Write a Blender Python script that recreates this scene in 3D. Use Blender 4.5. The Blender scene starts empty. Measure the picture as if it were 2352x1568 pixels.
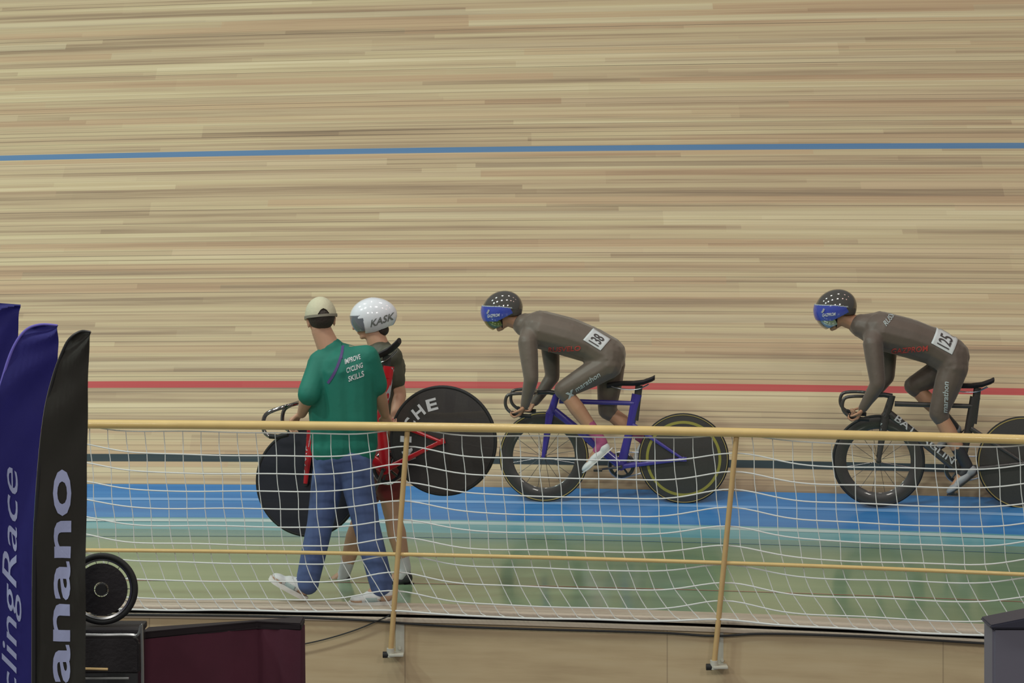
import bpy, bmesh, math, random
from mathutils import Vector, Matrix, Euler
from mathutils.bvhtree import BVHTree
random.seed(7)
C = bpy.context.scene.collection
K, HZ, CX, HC = 5000.0, 461.0, 1176.0, 2.4      # focal length in px, horizon row, centre column, eye height
# ------------------------------------------------------------------ camera, world, lights, exposure
cam_d = bpy.data.cameras.new('camera'); cam = bpy.data.objects.new('camera', cam_d); C.objects.link(cam)
cam.location = (0, 0, HC); cam.rotation_euler = (math.pi/2, 0, 0)
cam_d.sensor_width = 36; cam_d.lens = 36*K/2352; cam_d.shift_y = -(784-HZ)/2352
cam_d.clip_end = 200
bpy.context.scene.camera = cam
w = bpy.data.worlds.new('hall_air'); bpy.context.scene.world = w; w.use_nodes = True
w.node_tree.nodes['Background'].inputs[0].default_value = (0.88, 0.87, 0.83, 1)
w.node_tree.nodes['Background'].inputs[1].default_value = 0.22
vs = bpy.context.scene.view_settings
vs.view_transform = 'Standard'; vs.look = 'None'; vs.gamma = 1; vs.use_curve_mapping = False; vs.exposure = 0.0
def lamp(x, y, z, e, col, size, aim=(0, 16, 0)):
    d = bpy.data.lights.new('hall_or_fill_lamp', 'AREA'); d.energy = e; d.color = col; d.size = size
    o = bpy.data.objects.new('hall_or_fill_lamp', d); C.objects.link(o); o.location = (x, y, z)
    o.rotation_euler = (Vector(aim)-Vector((x, y, z))).to_track_quat('-Z', 'Y').to_euler()
    return o
for i, (x, e, col) in enumerate([(-13, 640, (.80, 1, .94)), (-8, 330, (.90, 1, .90)), (-3, 185, (1, .97, .90)),
                                 (2, 145, (1, .92, .84)), (7, 62, (1, .68, .60)), (12, 50, (1, .62, .52))]):
    lamp(x, 7.5, 12, e, col, 1.1, (x*.55, 17, 2)); lamp(x+1, 15, 13, e*.5, col, 1.1, (x*.6, 16, 0))
for x in (-7, -1, 5): lamp(x, -1, 7.5, 190, (1, .95, .88), 1.5, (x*.7, 12.6, -.2))  # fill lamps added on the camera side to brighten the plywood wall

# ------------------------------------------------------------------ helpers
def P(px, py, Y): return Vector(((px-CX)*Y/K, Y, HC-(py-HZ)*Y/K))
def tag(o, label=None, cat=None, group=None, kind=None):
    if label: o['label'] = label
    if cat: o['category'] = cat
    if group: o['group'] = group
    if kind: o['kind'] = kind
    return o
def empty(name, loc, label, cat, rot=(0, 0, 0), group=None):
    o = bpy.data.objects.new(name, None); C.objects.link(o); o.location = loc; o.rotation_euler = rot
    o.empty_display_size = .1
    return tag(o, label, cat, group)
def link(name, me, mat, parent=None, smooth=True):
    o = bpy.data.objects.new(name, me); C.objects.link(o)
    if mat: me.materials.clear(); me.materials.append(mat)
    for p in me.polygons: p.use_smooth = smooth
    if parent: o.parent = parent
    return o
def obj(name, bm, mat, parent=None, smooth=True, sharp=None):
    bmesh.ops.recalc_face_normals(bm, faces=bm.faces)
    me = bpy.data.meshes.new(name); bm.to_mesh(me); bm.free()
    o = link(name, me, mat, parent, smooth)
    if smooth:
        try: me.set_sharp_from_angle(angle=math.radians(sharp or 40))
        except Exception: pass
    return o
def nbm(): return bmesh.new()
def frame_of(d, up=Vector((0, 0, 1))):
    d = Vector(d).normalized()
    if abs(d.dot(up)) > .98: up = Vector((1, 0, 0))
    a = d.cross(up).normalized(); b = a.cross(d).normalized()
    return a, b
def tube(bm, pts, r, n=8, flat=(1, 1), cap=True):
    pts = [Vector(p) for p in pts]; rs = r if isinstance(r, (list, tuple)) else [r]*len(pts)
    rings = []; up = None
    for i, p in enumerate(pts):
        d = (pts[min(i+1, len(pts)-1)]-pts[max(i-1, 0)]).normalized()
        if up is None: a, b = frame_of(d)
        else:
            b = (up-d*up.dot(d)).normalized(); a = d.cross(b).normalized()
        up = b
        rings.append([bm.verts.new(p+(a*math.cos(t)*flat[0]+b*math.sin(t)*flat[1])*rs[i]) for t in [2*math.pi*k/n for k in range(n)]])
    for A, B in zip(rings, rings[1:]):
        for k in range(n): bm.faces.new((A[k], A[(k+1) % n], B[(k+1) % n], B[k]))
    if cap:
        bm.faces.new(rings[0][::-1]); bm.faces.new(rings[-1])
def box(bm, c, s, rot=None, bev=0):
    m = Matrix.Translation(c) @ (rot.to_4x4() if rot else Matrix()) @ Matrix.Diagonal((s[0], s[1], s[2], 1))
    r = bmesh.ops.create_cube(bm, size=1, matrix=m)
    if bev:
        es = list({e for v in r['verts'] for e in v.link_edges})
        bmesh.ops.bevel(bm, geom=es, offset=bev, segments=2, affect='EDGES', profile=.6)
def prism(bm, poly, h0, h1, bev=0):
    b = [bm.verts.new((x, y, h0)) for x, y in poly]; t = [bm.verts.new((x, y, h1)) for x, y in poly]
    n = len(poly); fs = [bm.faces.new(b[::-1]), bm.faces.new(t)]
    for k in range(n): fs.append(bm.faces.new((b[k], b[(k+1) % n], t[(k+1) % n], t[k])))
    if bev:
        bmesh.ops.bevel(bm, geom=list({e for f in fs for e in f.edges}), offset=bev, segments=3, affect='EDGES')
def lathe_y(bm, prof, n=64, c=(0, 0, 0), closed=False):
    """prof: (radius, y) turned round the local y axis"""
    rings = []
    for r, y in prof:
        rings.append([bm.verts.new((c[0]+r*math.cos(t), c[1]+y, c[2]+r*math.sin(t))) for t in [2*math.pi*k/n for k in range(n)]])
    pr = list(zip(rings, rings[1:]+rings[:1])) if closed else list(zip(rings, rings[1:]))
    for A, B in pr:
        for k in range(n): bm.faces.new((A[k], A[(k+1) % n], B[(k+1) % n], B[k]))
    if not closed:
        bm.faces.new(rings[0]); bm.faces.new(rings[-1][::-1])
def catmull(pts, k=6):
    pts = [Vector(p) for p in pts]; out = []
    for i in range(len(pts)-1):
        a, b, c, d = pts[max(i-1, 0)], pts[i], pts[i+1], pts[min(i+2, len(pts)-1)]
        for j in range(k):
            t = j/k
            out.append(.5*((2*b)+(c-a)*t+(2*a-5*b+4*c-d)*t*t+(3*b-a-3*c+d)*t**3))
    out.append(pts[-1]); return out

# ------------------------------------------------------------------ materials
def mat(name, col, rough=.6, metal=0, bump=0, bscale=40, spec=.5, var=0, coat=0, alpha=1, sheen=0):
    m = bpy.data.materials.new(name); m.use_nodes = True; nt = m.node_tree; b = nt.nodes['Principled BSDF']
    b.inputs['Roughness'].default_value = rough; b.inputs['Metallic'].default_value = metal
    b.inputs['Specular IOR Level'].default_value = spec; b.inputs['Coat Weight'].default_value = coat
    b.inputs['Alpha'].default_value = alpha; b.inputs['Sheen Weight'].default_value = sheen
    b.inputs['Base Color'].default_value = (*col, 1)
    tc = nt.nodes.new('ShaderNodeTexCoord')
    n = nt.nodes.new('ShaderNodeTexNoise'); n.inputs['Scale'].default_value = bscale; n.inputs['Detail'].default_value = 4
    nt.links.new(tc.outputs['Object'], n.inputs['Vector'])
    mx = nt.nodes.new('ShaderNodeMix'); mx.data_type = 'RGBA'
    v = max(var, .06)
    mx.inputs[6].default_value = (*[c*(1-v) for c in col], 1); mx.inputs[7].default_value = (*[min(1, c*(1+v)) for c in col], 1)
    nt.links.new(n.outputs['Fac'], mx.inputs[0]); nt.links.new(mx.outputs[2], b.inputs['Base Color'])
    if bump:
        bp = nt.nodes.new('ShaderNodeBump'); bp.inputs['Strength'].default_value = bump; bp.inputs['Distance'].default_value = .01
        nt.links.new(n.outputs['Fac'], bp.inputs['Height']); nt.links.new(bp.outputs['Normal'], b.inputs['Normal'])
    return m
def N(nt, t, **kw):
    n = nt.nodes.new(t)
    for k, v in kw.items(): setattr(n, k, v)
    return n
def math_n(nt, op, a, b=None, c=None):
    n = nt.nodes.new('ShaderNodeMath'); n.operation = op
    for i, x in enumerate((a, b, c)):
        if x is None: continue
        if isinstance(x, (int, float)): n.inputs[i].default_value = x
        else: nt.links.new(x, n.inputs[i])
    return n.outputs[0]
def ramp(nt, fac, stops, interp='LINEAR'):
    r = nt.nodes.new('ShaderNodeValToRGB'); r.color_ramp.interpolation = interp
    els = r.color_ramp.elements
    while len(els) < len(stops): els.new(.5)
    for e, (p, c) in zip(els, stops): e.position = p; e.color = (*c, 1)
    nt.links.new(fac, r.inputs[0]); return r.outputs[0]
def mixc(nt, f, a, b, mode='MIX'):
    m = nt.nodes.new('ShaderNodeMix'); m.data_type = 'RGBA'; m.blend_type = mode
    for i, x in ((0, f), (6, a), (7, b)):
        if isinstance(x, (int, float)): m.inputs[i].default_value = x
        elif isinstance(x, tuple): m.inputs[i].default_value = (*x, 1)
        else: nt.links.new(x, m.inputs[i])
    return m.outputs[2]
def noise_uv(nt, u, v, su, sv, det=3, rough=.5):
    cmb = nt.nodes.new('ShaderNodeCombineXYZ')
    nt.links.new(math_n(nt, 'MULTIPLY', u, su), cmb.inputs[0]); nt.links.new(math_n(nt, 'MULTIPLY', v, sv), cmb.inputs[1])
    n = nt.nodes.new('ShaderNodeTexNoise'); n.inputs['Scale'].default_value = 1; n.inputs['Detail'].default_value = det
    n.inputs['Roughness'].default_value = rough
    nt.links.new(cmb.outputs[0], n.inputs['Vector']); return n.outputs['Fac']
def white2(nt, a, b):
    cmb = nt.nodes.new('ShaderNodeCombineXYZ'); nt.links.new(a, cmb.inputs[0]); nt.links.new(b, cmb.inputs[1])
    n = nt.nodes.new('ShaderNodeTexWhiteNoise'); n.noise_dimensions = '2D'; nt.links.new(cmb.outputs[0], n.inputs['Vector'])
    return n.outputs['Value']

def track_wood():
    m = bpy.data.materials.new('pine_track_boards'); m.use_nodes = True; nt = m.node_tree; b = nt.nodes['Principled BSDF']
    uv = N(nt, 'ShaderNodeUVMap'); sep = N(nt, 'ShaderNodeSeparateXYZ'); nt.links.new(uv.outputs[0], sep.inputs[0])
    u, v = sep.outputs[0], sep.outputs[1]
    def strips(wd, ln):
        s = math_n(nt, 'DIVIDE', v, wd); sid = math_n(nt, 'FLOOR', s)
        off = white2(nt, sid, math_n(nt, 'ADD', sid, 3.3))
        seg = math_n(nt, 'FLOOR', math_n(nt, 'ADD', math_n(nt, 'DIVIDE', u, ln), math_n(nt, 'MULTIPLY', off, 17)))
        return white2(nt, sid, seg), math_n(nt, 'FRACT', s), sid
    w1, fr, sid = strips(.055, 5.5)
    w2, fr2, _ = strips(.165, 8)
    n1 = noise_uv(nt, u, v, .13, 8.5, 5, .70); n2 = noise_uv(nt, u, v, .3, 30, 3, .6); n3 = noise_uv(nt, u, v, .12, 1.3, 2)
    f = math_n(nt, 'ADD', math_n(nt, 'MULTIPLY', w1, .15), math_n(nt, 'MULTIPLY', w2, .12))
    f = math_n(nt, 'ADD', f, math_n(nt, 'MULTIPLY', n1, .95))
    f = math_n(nt, 'ADD', f, math_n(nt, 'MULTIPLY', n2, .26))
    col = ramp(nt, f, [(.50, (.13, .095, .066)), (.62, (.30, .225, .14)), (.72, (.47, .375, .235)), (.84, (.56, .48, .29)), (.98, (.70, .62, .41))])
    # rosy against greenish boards
    hue = noise_uv(nt, u, v, .3, 9, 2)
    col = mixc(nt, math_n(nt, 'MULTIPLY', hue, .55), col, (.50, .355, .235), 'MIX')
    w3, _, sid3 = strips(.085, 7.0)
    rosy = ramp(nt, w3, [(.62, (0, 0, 0)), (.9, (1, 1, 1))])
    col = mixc(nt, math_n(nt, 'MULTIPLY', rosy, .42), col, (.50, .32, .195))
    pale = ramp(nt, white2(nt, sid3, math_n(nt, 'MULTIPLY', w3, 7)), [(.80, (0, 0, 0)), (.97, (1, 1, 1))])
    col = mixc(nt, math_n(nt, 'MULTIPLY', pale, .35), col, (.70, .62, .42))
    # thin dark joints, uneven from board to board
    jn = white2(nt, sid, math_n(nt, 'ADD', sid, 9.1))
    edge = math_n(nt, 'LESS_THAN', fr, .13)
    amt = math_n(nt, 'MULTIPLY', edge, math_n(nt, 'MULTIPLY', math_n(nt, 'POWER', jn, 1.3), math_n(nt, 'MULTIPLY', noise_uv(nt, u, v, .25, 20, 2), 1.35)))
    col = mixc(nt, amt, col, (.13, .10, .07))
    # worn scuffs lower down on the banking
    def line(v0, v1, c, col, k=.9):
        a = math_n(nt, 'GREATER_THAN', v, v0); bb = math_n(nt, 'LESS_THAN', v, v1)
        ff = math_n(nt, 'MULTIPLY', math_n(nt, 'MULTIPLY', a, bb), math_n(nt, 'ADD', math_n(nt, 'MULTIPLY', n2, .2), k-.1))
        return mixc(nt, ff, col, c)
    col = line(.225, .30, (.012, .03, .04), col, 1.0)
    col = line(.985, 1.055, (.47, .05, .06), col)
    col = line(3.715, 3.785, (.085, .20, .38), col, .95)
    nt.links.new(col, b.inputs['Base Color'])
    b.inputs['Roughness'].default_value = .48; b.inputs['Specular IOR Level'].default_value = .35
    return m
def streak_mat(name, c0, c1, su, sv, rough, spec=.5, coat=0):
    m = bpy.data.materials.new(name); m.use_nodes = True; nt = m.node_tree; b = nt.nodes['Principled BSDF']
    uv = N(nt, 'ShaderNodeUVMap'); sep = N(nt, 'ShaderNodeSeparateXYZ'); nt.links.new(uv.outputs[0], sep.inputs[0])
    n = noise_uv(nt, sep.outputs[0], sep.outputs[1], su, sv, 4)
    col = ramp(nt, n, [(.3, c0), (.7, c1)])
    nt.links.new(col, b.inputs['Base Color'])
    r = math_n(nt, 'ADD', math_n(nt, 'MULTIPLY', n, .1), rough-.05); nt.links.new(r, b.inputs['Roughness'])
    b.inputs['Specular IOR Level'].default_value = spec; b.inputs['Coat Weight'].default_value = coat
    return m
def plywood():
    m = bpy.data.materials.new('birch_plywood'); m.use_nodes = True; nt = m.node_tree; b = nt.nodes['Principled BSDF']
    uv = N(nt, 'ShaderNodeUVMap'); sep = N(nt, 'ShaderNodeSeparateXYZ'); nt.links.new(uv.outputs[0], sep.inputs[0])
    u, v = sep.outputs[0], sep.outputs[1]
    n = noise_uv(nt, u, v, 1.4, 16, 5, .6); n2 = noise_uv(nt, u, v, 3, 5, 2)
    pid = math_n(nt, 'FLOOR', math_n(nt, 'DIVIDE', math_n(nt, 'ADD', u, 40.15), 1.52))
    pw = white2(nt, pid, math_n(nt, 'ADD', pid, 2))
    f = math_n(nt, 'ADD', math_n(nt, 'MULTIPLY', n, .6), math_n(nt, 'ADD', math_n(nt, 'MULTIPLY', n2, .25), math_n(nt, 'MULTIPLY', pw, .15)))
    col = ramp(nt, f, [(.25, (.40, .29, .17)), (.5, (.52, .40, .24)), (.75, (.58, .47, .30))])
    seam = math_n(nt, 'LESS_THAN', math_n(nt, 'FRACT', math_n(nt, 'DIVIDE', math_n(nt, 'ADD', u, 40.15), 1.52)), .004)
    col = mixc(nt, math_n(nt, 'MULTIPLY', seam, .45), col, (.13, .09, .06))
    # knots
    vo = N(nt, 'ShaderNodeTexVoronoi'); cmb = N(nt, 'ShaderNodeCombineXYZ')
    nt.links.new(math_n(nt, 'MULTIPLY', u, 1.7), cmb.inputs[0]); nt.links.new(math_n(nt, 'MULTIPLY', v, 4.5), cmb.inputs[1])
    nt.links.new(cmb.outputs[0], vo.inputs['Vector']); vo.inputs['Scale'].default_value = 1
    kn = ramp(nt, vo.outputs['Distance'], [(.0, (.75, .75, .75)), (.05, (.3, .3, .3)), (.085, (0, 0, 0))])
    col = mixc(nt, kn, col, (.17, .11, .07))
    nt.links.new(col, b.inputs['Base Color']); b.inputs['Roughness'].default_value = .62
    return m
M = dict(
    track=track_wood(),
    green=streak_mat('green_hall_floor', (.18, .29, .17), (.25, .35, .21), .25, 2.6, .13, .5),
    apron=streak_mat('pale_teal_apron', (.10, .30, .36), (.20, .42, .46), .3, 6, .2, .6),
    blue=streak_mat('blue_painted_boards', (.03, .17, .46), (.06, .25, .56), .3, 9, .26, .6),
    pale=streak_mat('painted_sheen_white', (.28, .42, .44), (.62, .70, .70), .35, 4, .25, .6),  # colour of a glossy reflection, not a floor marking
    paleb=streak_mat('painted_sheen_blue', (.10, .28, .62), (.30, .50, .75), .35, 6, .25, .6),  # highlight on the blue band, put into the colour
    curb=streak_mat('pale_curb_board', (.42, .35, .27), (.52, .44, .36), .6, 12, .5),
    ply=plywood(),
    gap_shade=mat('recess_shade', (.02, .018, .018), .8),
    low_floor=mat('dark_rubber_floor', (.09, .085, .08), .6, bump=.1),
    rail=mat('yellow_varnished_wood', (.70, .50, .20), .35, var=.12, bscale=9, coat=.3),
    postw=mat('pale_yellow_wood', (.56, .38, .17), .45, var=.12, bscale=14),
    cord=mat('white_cord', (.74, .77, .76), .7, bump=.2, bscale=300),
    steel_paint=mat('cream_painted_steel', (.52, .51, .44), .45, var=.1, bscale=30),
    rubber=mat('black_rubber', (.012, .012, .013), .65, bump=.05),
    blackm=mat('black_paint', (.018, .018, .02), .3, coat=.4),
    carbon=mat('black_carbon', (.042, .038, .036), .35, coat=.5, var=.2, bscale=80),
    navydisc=mat('dark_navy_disc', (.018, .02, .032), .4, coat=.3, var=.2, bscale=12),
    olive_line=mat('olive_yellow_stripe', (.30, .27, .05), .4),
    gold_line=mat('gold_stripe', (.42, .32, .11), .4),
    purple=mat('purple_blue_paint', (.05, .035, .28), .3, coat=.6),
    redp=mat('glossy_red_paint', (.48, .012, .02), .28, coat=.7),
    whitep=mat('white_gloss', (.72, .75, .80), .25, coat=.6),
    letters=mat('white_lettering', (.62, .64, .66), .5),
    letters_dim=mat('pale_print', (.42, .47, .48), .6),
    letters_red=mat('red_print', (.50, .06, .05), .6),
    letters_dark=mat('dark_print', (.06, .05, .05), .6),
    letters_grey=mat('grey_print', (.16, .17, .16), .5),
    chrome=mat('chrome', (.75, .76, .78), .15, 1),
    alloy=mat('brushed_alloy', (.45, .46, .47), .3, 1),
    suit=mat('charcoal_lycra', (.13, .10, .078), .5, bump=.15, bscale=18, sheen=.2, var=.15),
    suit_b=mat('dark_brown_lycra', (.115, .085, .068), .5, bump=.15, bscale=18, sheen=.2, var=.15),
    skin=mat('skin', (.56, .32, .21), .5, var=.08, bscale=15),
    skin_d=mat('tanned_skin', (.47, .25, .15), .5, var=.08, bscale=15),
    hair=mat('dark_brown_hair', (.035, .024, .018), .6, bump=.5, bscale=90),
    eyew=mat('eye_white', (.75, .74, .72), .3), eyed=mat('iris', (.04, .025, .02), .2),
    helm_d=mat('smoked_glossy_shell', (.07, .065, .06), .09, coat=1),
    helm_b=mat('blue_glossy_shell', (.05, .075, .42), .15, coat=.8),
    helm_w=mat('white_glossy_shell', (.78, .80, .86), .14, coat=1),
    visor=mat('olive_mirror_visor', (.16, .17, .06), .12, .6, coat=.6),
    visor_s=mat('silver_mirror_visor', (.42, .43, .40), .12, .7, coat=.6),
    visor_g=mat('smoky_grey_visor', (.15, .16, .19), .12, coat=1),
    tshirt=mat('green_jersey', (.006, .165, .118), .7, bump=.5, bscale=7, var=.15),
    seam=mat('violet_piping', (.20, .13, .38), .6),
    jeans=mat('blue_denim', (.075, .115, .26), .85, bump=.35, bscale=14, var=.22),
    cap=mat('cream_cotton', (.56, .53, .38), .85, bump=.2, bscale=60),
    strap=mat('grey_strap', (.24, .22, .17), .7),
    shoe_w=mat('white_leather', (.66, .68, .68), .5, bump=.1),
    shoe_t=mat('tan_suede', (.50, .33, .23), .8), shoe_g=mat('mint_suede', (.42, .53, .53), .8),
    sole=mat('white_rubber', (.74, .73, .70), .5),
    sock_p=mat('magenta_sock', (.40, .09, .20), .8, bump=.3, bscale=60),
    sock_w=mat('white_sock', (.6, .6, .62), .8),
    grey_shoe=mat('pale_grey_shoe', (.30, .31, .33), .4),
    dark_chrome=mat('dark_chrome', (.30, .29, .29), .14, 1),
    dark_shoe=mat('black_leather', (.03, .03, .035), .45),
    olive=mat('dark_olive_jersey', (.075, .075, .052), .6, bump=.3, bscale=9, var=.15),
    dred=mat('dark_red_lycra', (.20, .02, .022), .5, bump=.2, bscale=14),
    fblue=mat('royal_blue_flag_cloth', (.04, .036, .27), .7, bump=.3, bscale=5, var=.15),
    fedge=mat('violet_flag_hem', (.16, .13, .55), .6),
    fblack=mat('black_flag_cloth', (.055, .052, .045), .75, bump=.3, bscale=5, var=.15),
    flet=mat('pale_lilac_print', (.38, .42, .66), .6),
    maroon=mat('maroon_cloth', (.075, .013, .030), .85, bump=.3, bscale=6, var=.2),
    maroon2=mat('black_trim_cloth', (.010, .004, .007), .8),
    lav=mat('grey_lavender_plastic', (.15, .145, .19), .5, var=.06, bscale=3),
    navy=mat('dark_navy_plastic', (.035, .035, .058), .45),
    blackfab=mat('black_padding', (.014, .011, .014), .75, bump=.3, bscale=50),
    grommet=mat('floor_line_red', (.34, .12, .09), .4), lineb=mat('floor_line_blue', (.08, .17, .22), .4),
)

# ------------------------------------------------------------------ the setting
def q3(x, l, m, r):
    """value through (-4, l) (0, m) (4, r) as a parabola, straight beyond +-7"""
    xc = max(-7, min(7, x)); a = (r-l)/8; b = ((r+l)/2-m)/16
    y = m+a*xc+b*xc*xc
    return y+(x-xc)*(a+2*b*xc)
def col_at(px, Y): return (px-CX)*Y/K
def fit3(pts):
    (x0, y0), (x1, y1), (x2, y2) = pts
    import numpy as np
    c = np.polyfit([x0, x1, x2], [y0, y1, y2], 2)
    def f(x):
        xc = max(-5.5, min(5.5, x)); s = 2*c[0]*xc+c[1]
        return float(c[0]*xc*xc+c[1]*xc+c[2]+(x-xc)*s)
    return f
def edge(z, rows):
    pts = []
    for px, py in rows:
        Y = K*(HC-z)/(py-HZ); pts.append((col_at(px, Y), Y))
    return fit3(pts)
Yfence = edge(0, [(200, 1375), (1176, 1392), (2280, 1435)])          # inner edge of the green floor
Ygreen = edge(0, [(0, 1212), (1176, 1226), (2352, 1255)])
Yblue0 = edge(.045, [(0, 1187), (1176, 1196), (2352, 1228)])
Yblue1 = edge(.206, [(0, 1111), (1176, 1119), (2352, 1144)])
XS = [-16+i*.25 for i in range(129)]
def strip(name, stations, m, kind='structure', sub=1):
    """stations: function X -> list of (Y, z, v); UV = (X, v)"""
    bm = nbm(); uvl = bm.loops.layers.uv.new('UVMap'); rows = []
    for x in XS:
        rows.append([(bm.verts.new((x, y, z)), x, v) for y, z, v in stations(x)])
    for A, B in zip(rows, rows[1:]):
        for k in range(len(A)-1):
            q = (A[k], B[k], B[k+1], A[k+1]); f = bm.faces.new([t[0] for t in q])
            for lp, t in zip(f.loops, q): lp[uvl].uv = (t[1], t[2])
    o = obj(name, bm, m, None, True, 60)
    return tag(o, kind=kind)
def bank(x):
    th = math.radians(q3(x, 43.7, 45.0, 45.3)); y0, z0 = Yblue1(x), .206
    return [(y0+L*math.cos(th), z0+L*math.sin(th), L) for L in [i*.25 for i in range(39)]]
strip('wall_banked_track', bank, M['track'])
def blueband(x):
    a, b = Yblue0(x), Yblue1(x); out = []
    for i in range(9):
        t = i/8; z = .045+(.206-.045)*(.62*t+.38*t*t)     # gently dished
        out.append((a+(b-a)*t, z, t*.55))
    return out
strip('floor_blue_band', blueband, M['blue'])
strip('trim_sheen_6', lambda x: [(Yblue0(x)-.04, .041, 0), (Yblue0(x)-.10, .029, .05)], M['pale'])  # glossy reflection along the apron edge, painted as a pale strip
strip('trim_sheen_7', lambda x: [(Yblue0(x)+(Yblue1(x)-Yblue0(x))*t, .047+.161*(.62*t+.38*t*t), t) for t in (.56, .63)], M['paleb'])  # light streak on the blue band, painted as a pale-blue strip
strip('floor_teal_apron', lambda x: [(Ygreen(x), 0, 0), (Ygreen(x)+.5*(Yblue0(x)-Ygreen(x)), .018, .12), (Yblue0(x), .045, .25)], M['apron'])
strip('floor', lambda x: [(Yfence(x)+(Ygreen(x)-Yfence(x))*i/12, 0, i*.25) for i in range(13)], M['green'])
CW = .22
strip('trim_1', lambda x: [(Yfence(x), -.03, 0), (Yfence(x), .004, .02), (Yfence(x)-CW, .004, .25), (Yfence(x)-CW-.004, 0, .26), (Yfence(x)-CW-.004, -.022, .3), (Yfence(x)-CW+.05, -.022, .33)], M['curb'])
strip('trim_2', lambda x: [(Yfence(x)-CW+.05, -.022, 0), (Yfence(x)-CW+.05, -.040, .02), (Yfence(x)-CW, -.040, .05)], M['gap_shade'])  # shadow in the recess under the curb, painted near-black
strip('trim_3', lambda x: [(Yfence(x)-CW, -.040, 0), (Yfence(x)-CW-.012, -.046, .02), (Yfence(x)-CW-.012, -.066, .04), (Yfence(x)-CW+.01, -.066, .06)], M['curb'])
def wallf(x): return [(Yfence(x)-CW+.004, -.064, -.064), (Yfence(x)-CW+.004, -.33, -.33), (Yfence(x)-CW+.004, -.6, -.6)]
strip('wall_front', wallf, M['ply'])
for nm, z, rows, wd, m in (('trim_4', .002, [(400, 1231), (1176, 1237), (2352, 1271)], .02, M['lineb']),
                           ('trim_5', .002, [(613, 1335), (1500, 1352), (2352, 1382)], .016, M['grommet'])):
    fn = edge(z, rows); strip(nm, (lambda fn, wd: lambda x: [(fn(x), .002, 0), (fn(x)+wd, .002, wd)])(fn, wd), m)
bm = nbm(); prism(bm, [(-16, -3), (16, -3), (16, 12.2), (-16, 12.2)], -.7, -.6)
for v in bm.verts: v.co.y = min(v.co.y, Yfence(v.co.x)-CW+.02) if v.co.y > 5 else v.co.y
tag(obj('floor_lower', bm, M['low_floor'], None, False), kind='structure')

# ------------------------------------------------------------------ net fence on the edge of the floor
def Yn(x): return Yfence(x)-CW-.06
fence = empty('net_fence', (0, Yn(0), -.6), 'white cord net fence with long yellow wooden rail standing along the green floor edge', 'fence')
def inv(root, v): return Vector(v)-root.location
def rail_pts(z): return [inv(fence, (x, Yn(x), z)) for x in [-4.6+i*.4 for i in range(24)]]
bm = nbm(); tube(bm, rail_pts(1.083), .0265, 14); obj('top_rail', bm, M['rail'], fence)
bm = nbm(); tube(bm, [p+Vector((0, .02, 0)) for p in rail_pts(.336)], .0115, 10); obj('lower_rail', bm, M['rail'], fence)
posts = []
for pt, pb in (((168, 985), (140, 1490)), ((936, 985), (897, 1500)), ((1692, 1000), (1640, 1528)), ((2452, 1012), (2385, 1550))):
    y = Yn(col_at(pt[0], 12.5)); A = P(pt[0], pt[1], y+.02); B = P(pb[0], pb[1], Yn(col_at(pb[0], 12.5))-.0)
    A.z = 1.07; posts.append(A.x)
    bm = nbm(); tube(bm, [inv(fence, A), inv(fence, B)], .0155, 12); po = obj('post', bm, M['postw'], fence)
    yw = Yfence(B.x)-CW
    bm = nbm()
    c = Vector((B.x+.052, yw-.004, B.z+.085)); box(bm, inv(fence, c), (.052, .008, .20), bev=.003)
    box(bm, inv(fence, (B.x+.035, yw-.05, B.z-.006)), (.085, .095, .014), bev=.005)
    lathe = [inv(fence, (B.x, B.y, B.z-.02+.05*k)) for k in range(2)]
    tube(bm, lathe, .023, 14); tube(bm, [inv(fence, (B.x+.052, yw-.005, B.z+.02)), inv(fence, (B.x+.052, yw-.02, B.z+.02))], .009, 10)
    obj('bracket', bm, M['steel_paint'], po)
    bm = nbm(); tube(bm, [inv(fence, (B.x-.045, B.y, B.z-.008)), inv(fence, (B.x-.012, B.y, B.z-.008))], .019, 12); obj('rubber_cap', bm, M['rubber'], po)
def shear(k):
    t = [(0, 0), (4, 12), (6, 20), (7, 30), (8, 48), (9, 74), (10, 104)]
    for (a, va), (b, vb) in zip(t, t[1:]):
        if a <= k <= b: return (va+(vb-va)*(k-a)/(b-a))/400
def netz(x, k):
    z = 1.048-.1058*k
    d = min(abs(x-p+.02*k*.4) for p in posts)
    sag = (.062 if 0 < k < 10 else .02)*(1-math.exp(-(d/.26)**2))
    if k == 0: sag = .035*(1-math.exp(-(d/.2)**2))
    return z-sag+.022+.004*math.sin(x*2.3+k*1.1)+.002*math.sin(x*9+k)
def netp(x, k):
    xx = x+shear(k); y = Yn(xx)+.034 if k < 10 else Yn(xx)+.02
    if k >= 8: y -= .012*(k-8)
    return inv(fence, (xx+.004*math.sin(k*2.1+x*9), y, netz(xx, k)))
bm = nbm()
for k in range(11):
    tube(bm, [netp(-4.7+i*.055, k) for i in range(172)], .0042 if k < 10 else .006, 6)
i = 0; x = -4.6
while x < 4.4:
    tube(bm, [netp(x, k*.5) for k in range(21)], .0025, 4); x += .1105
obj('net', bm, M['cord'], fence)
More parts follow.
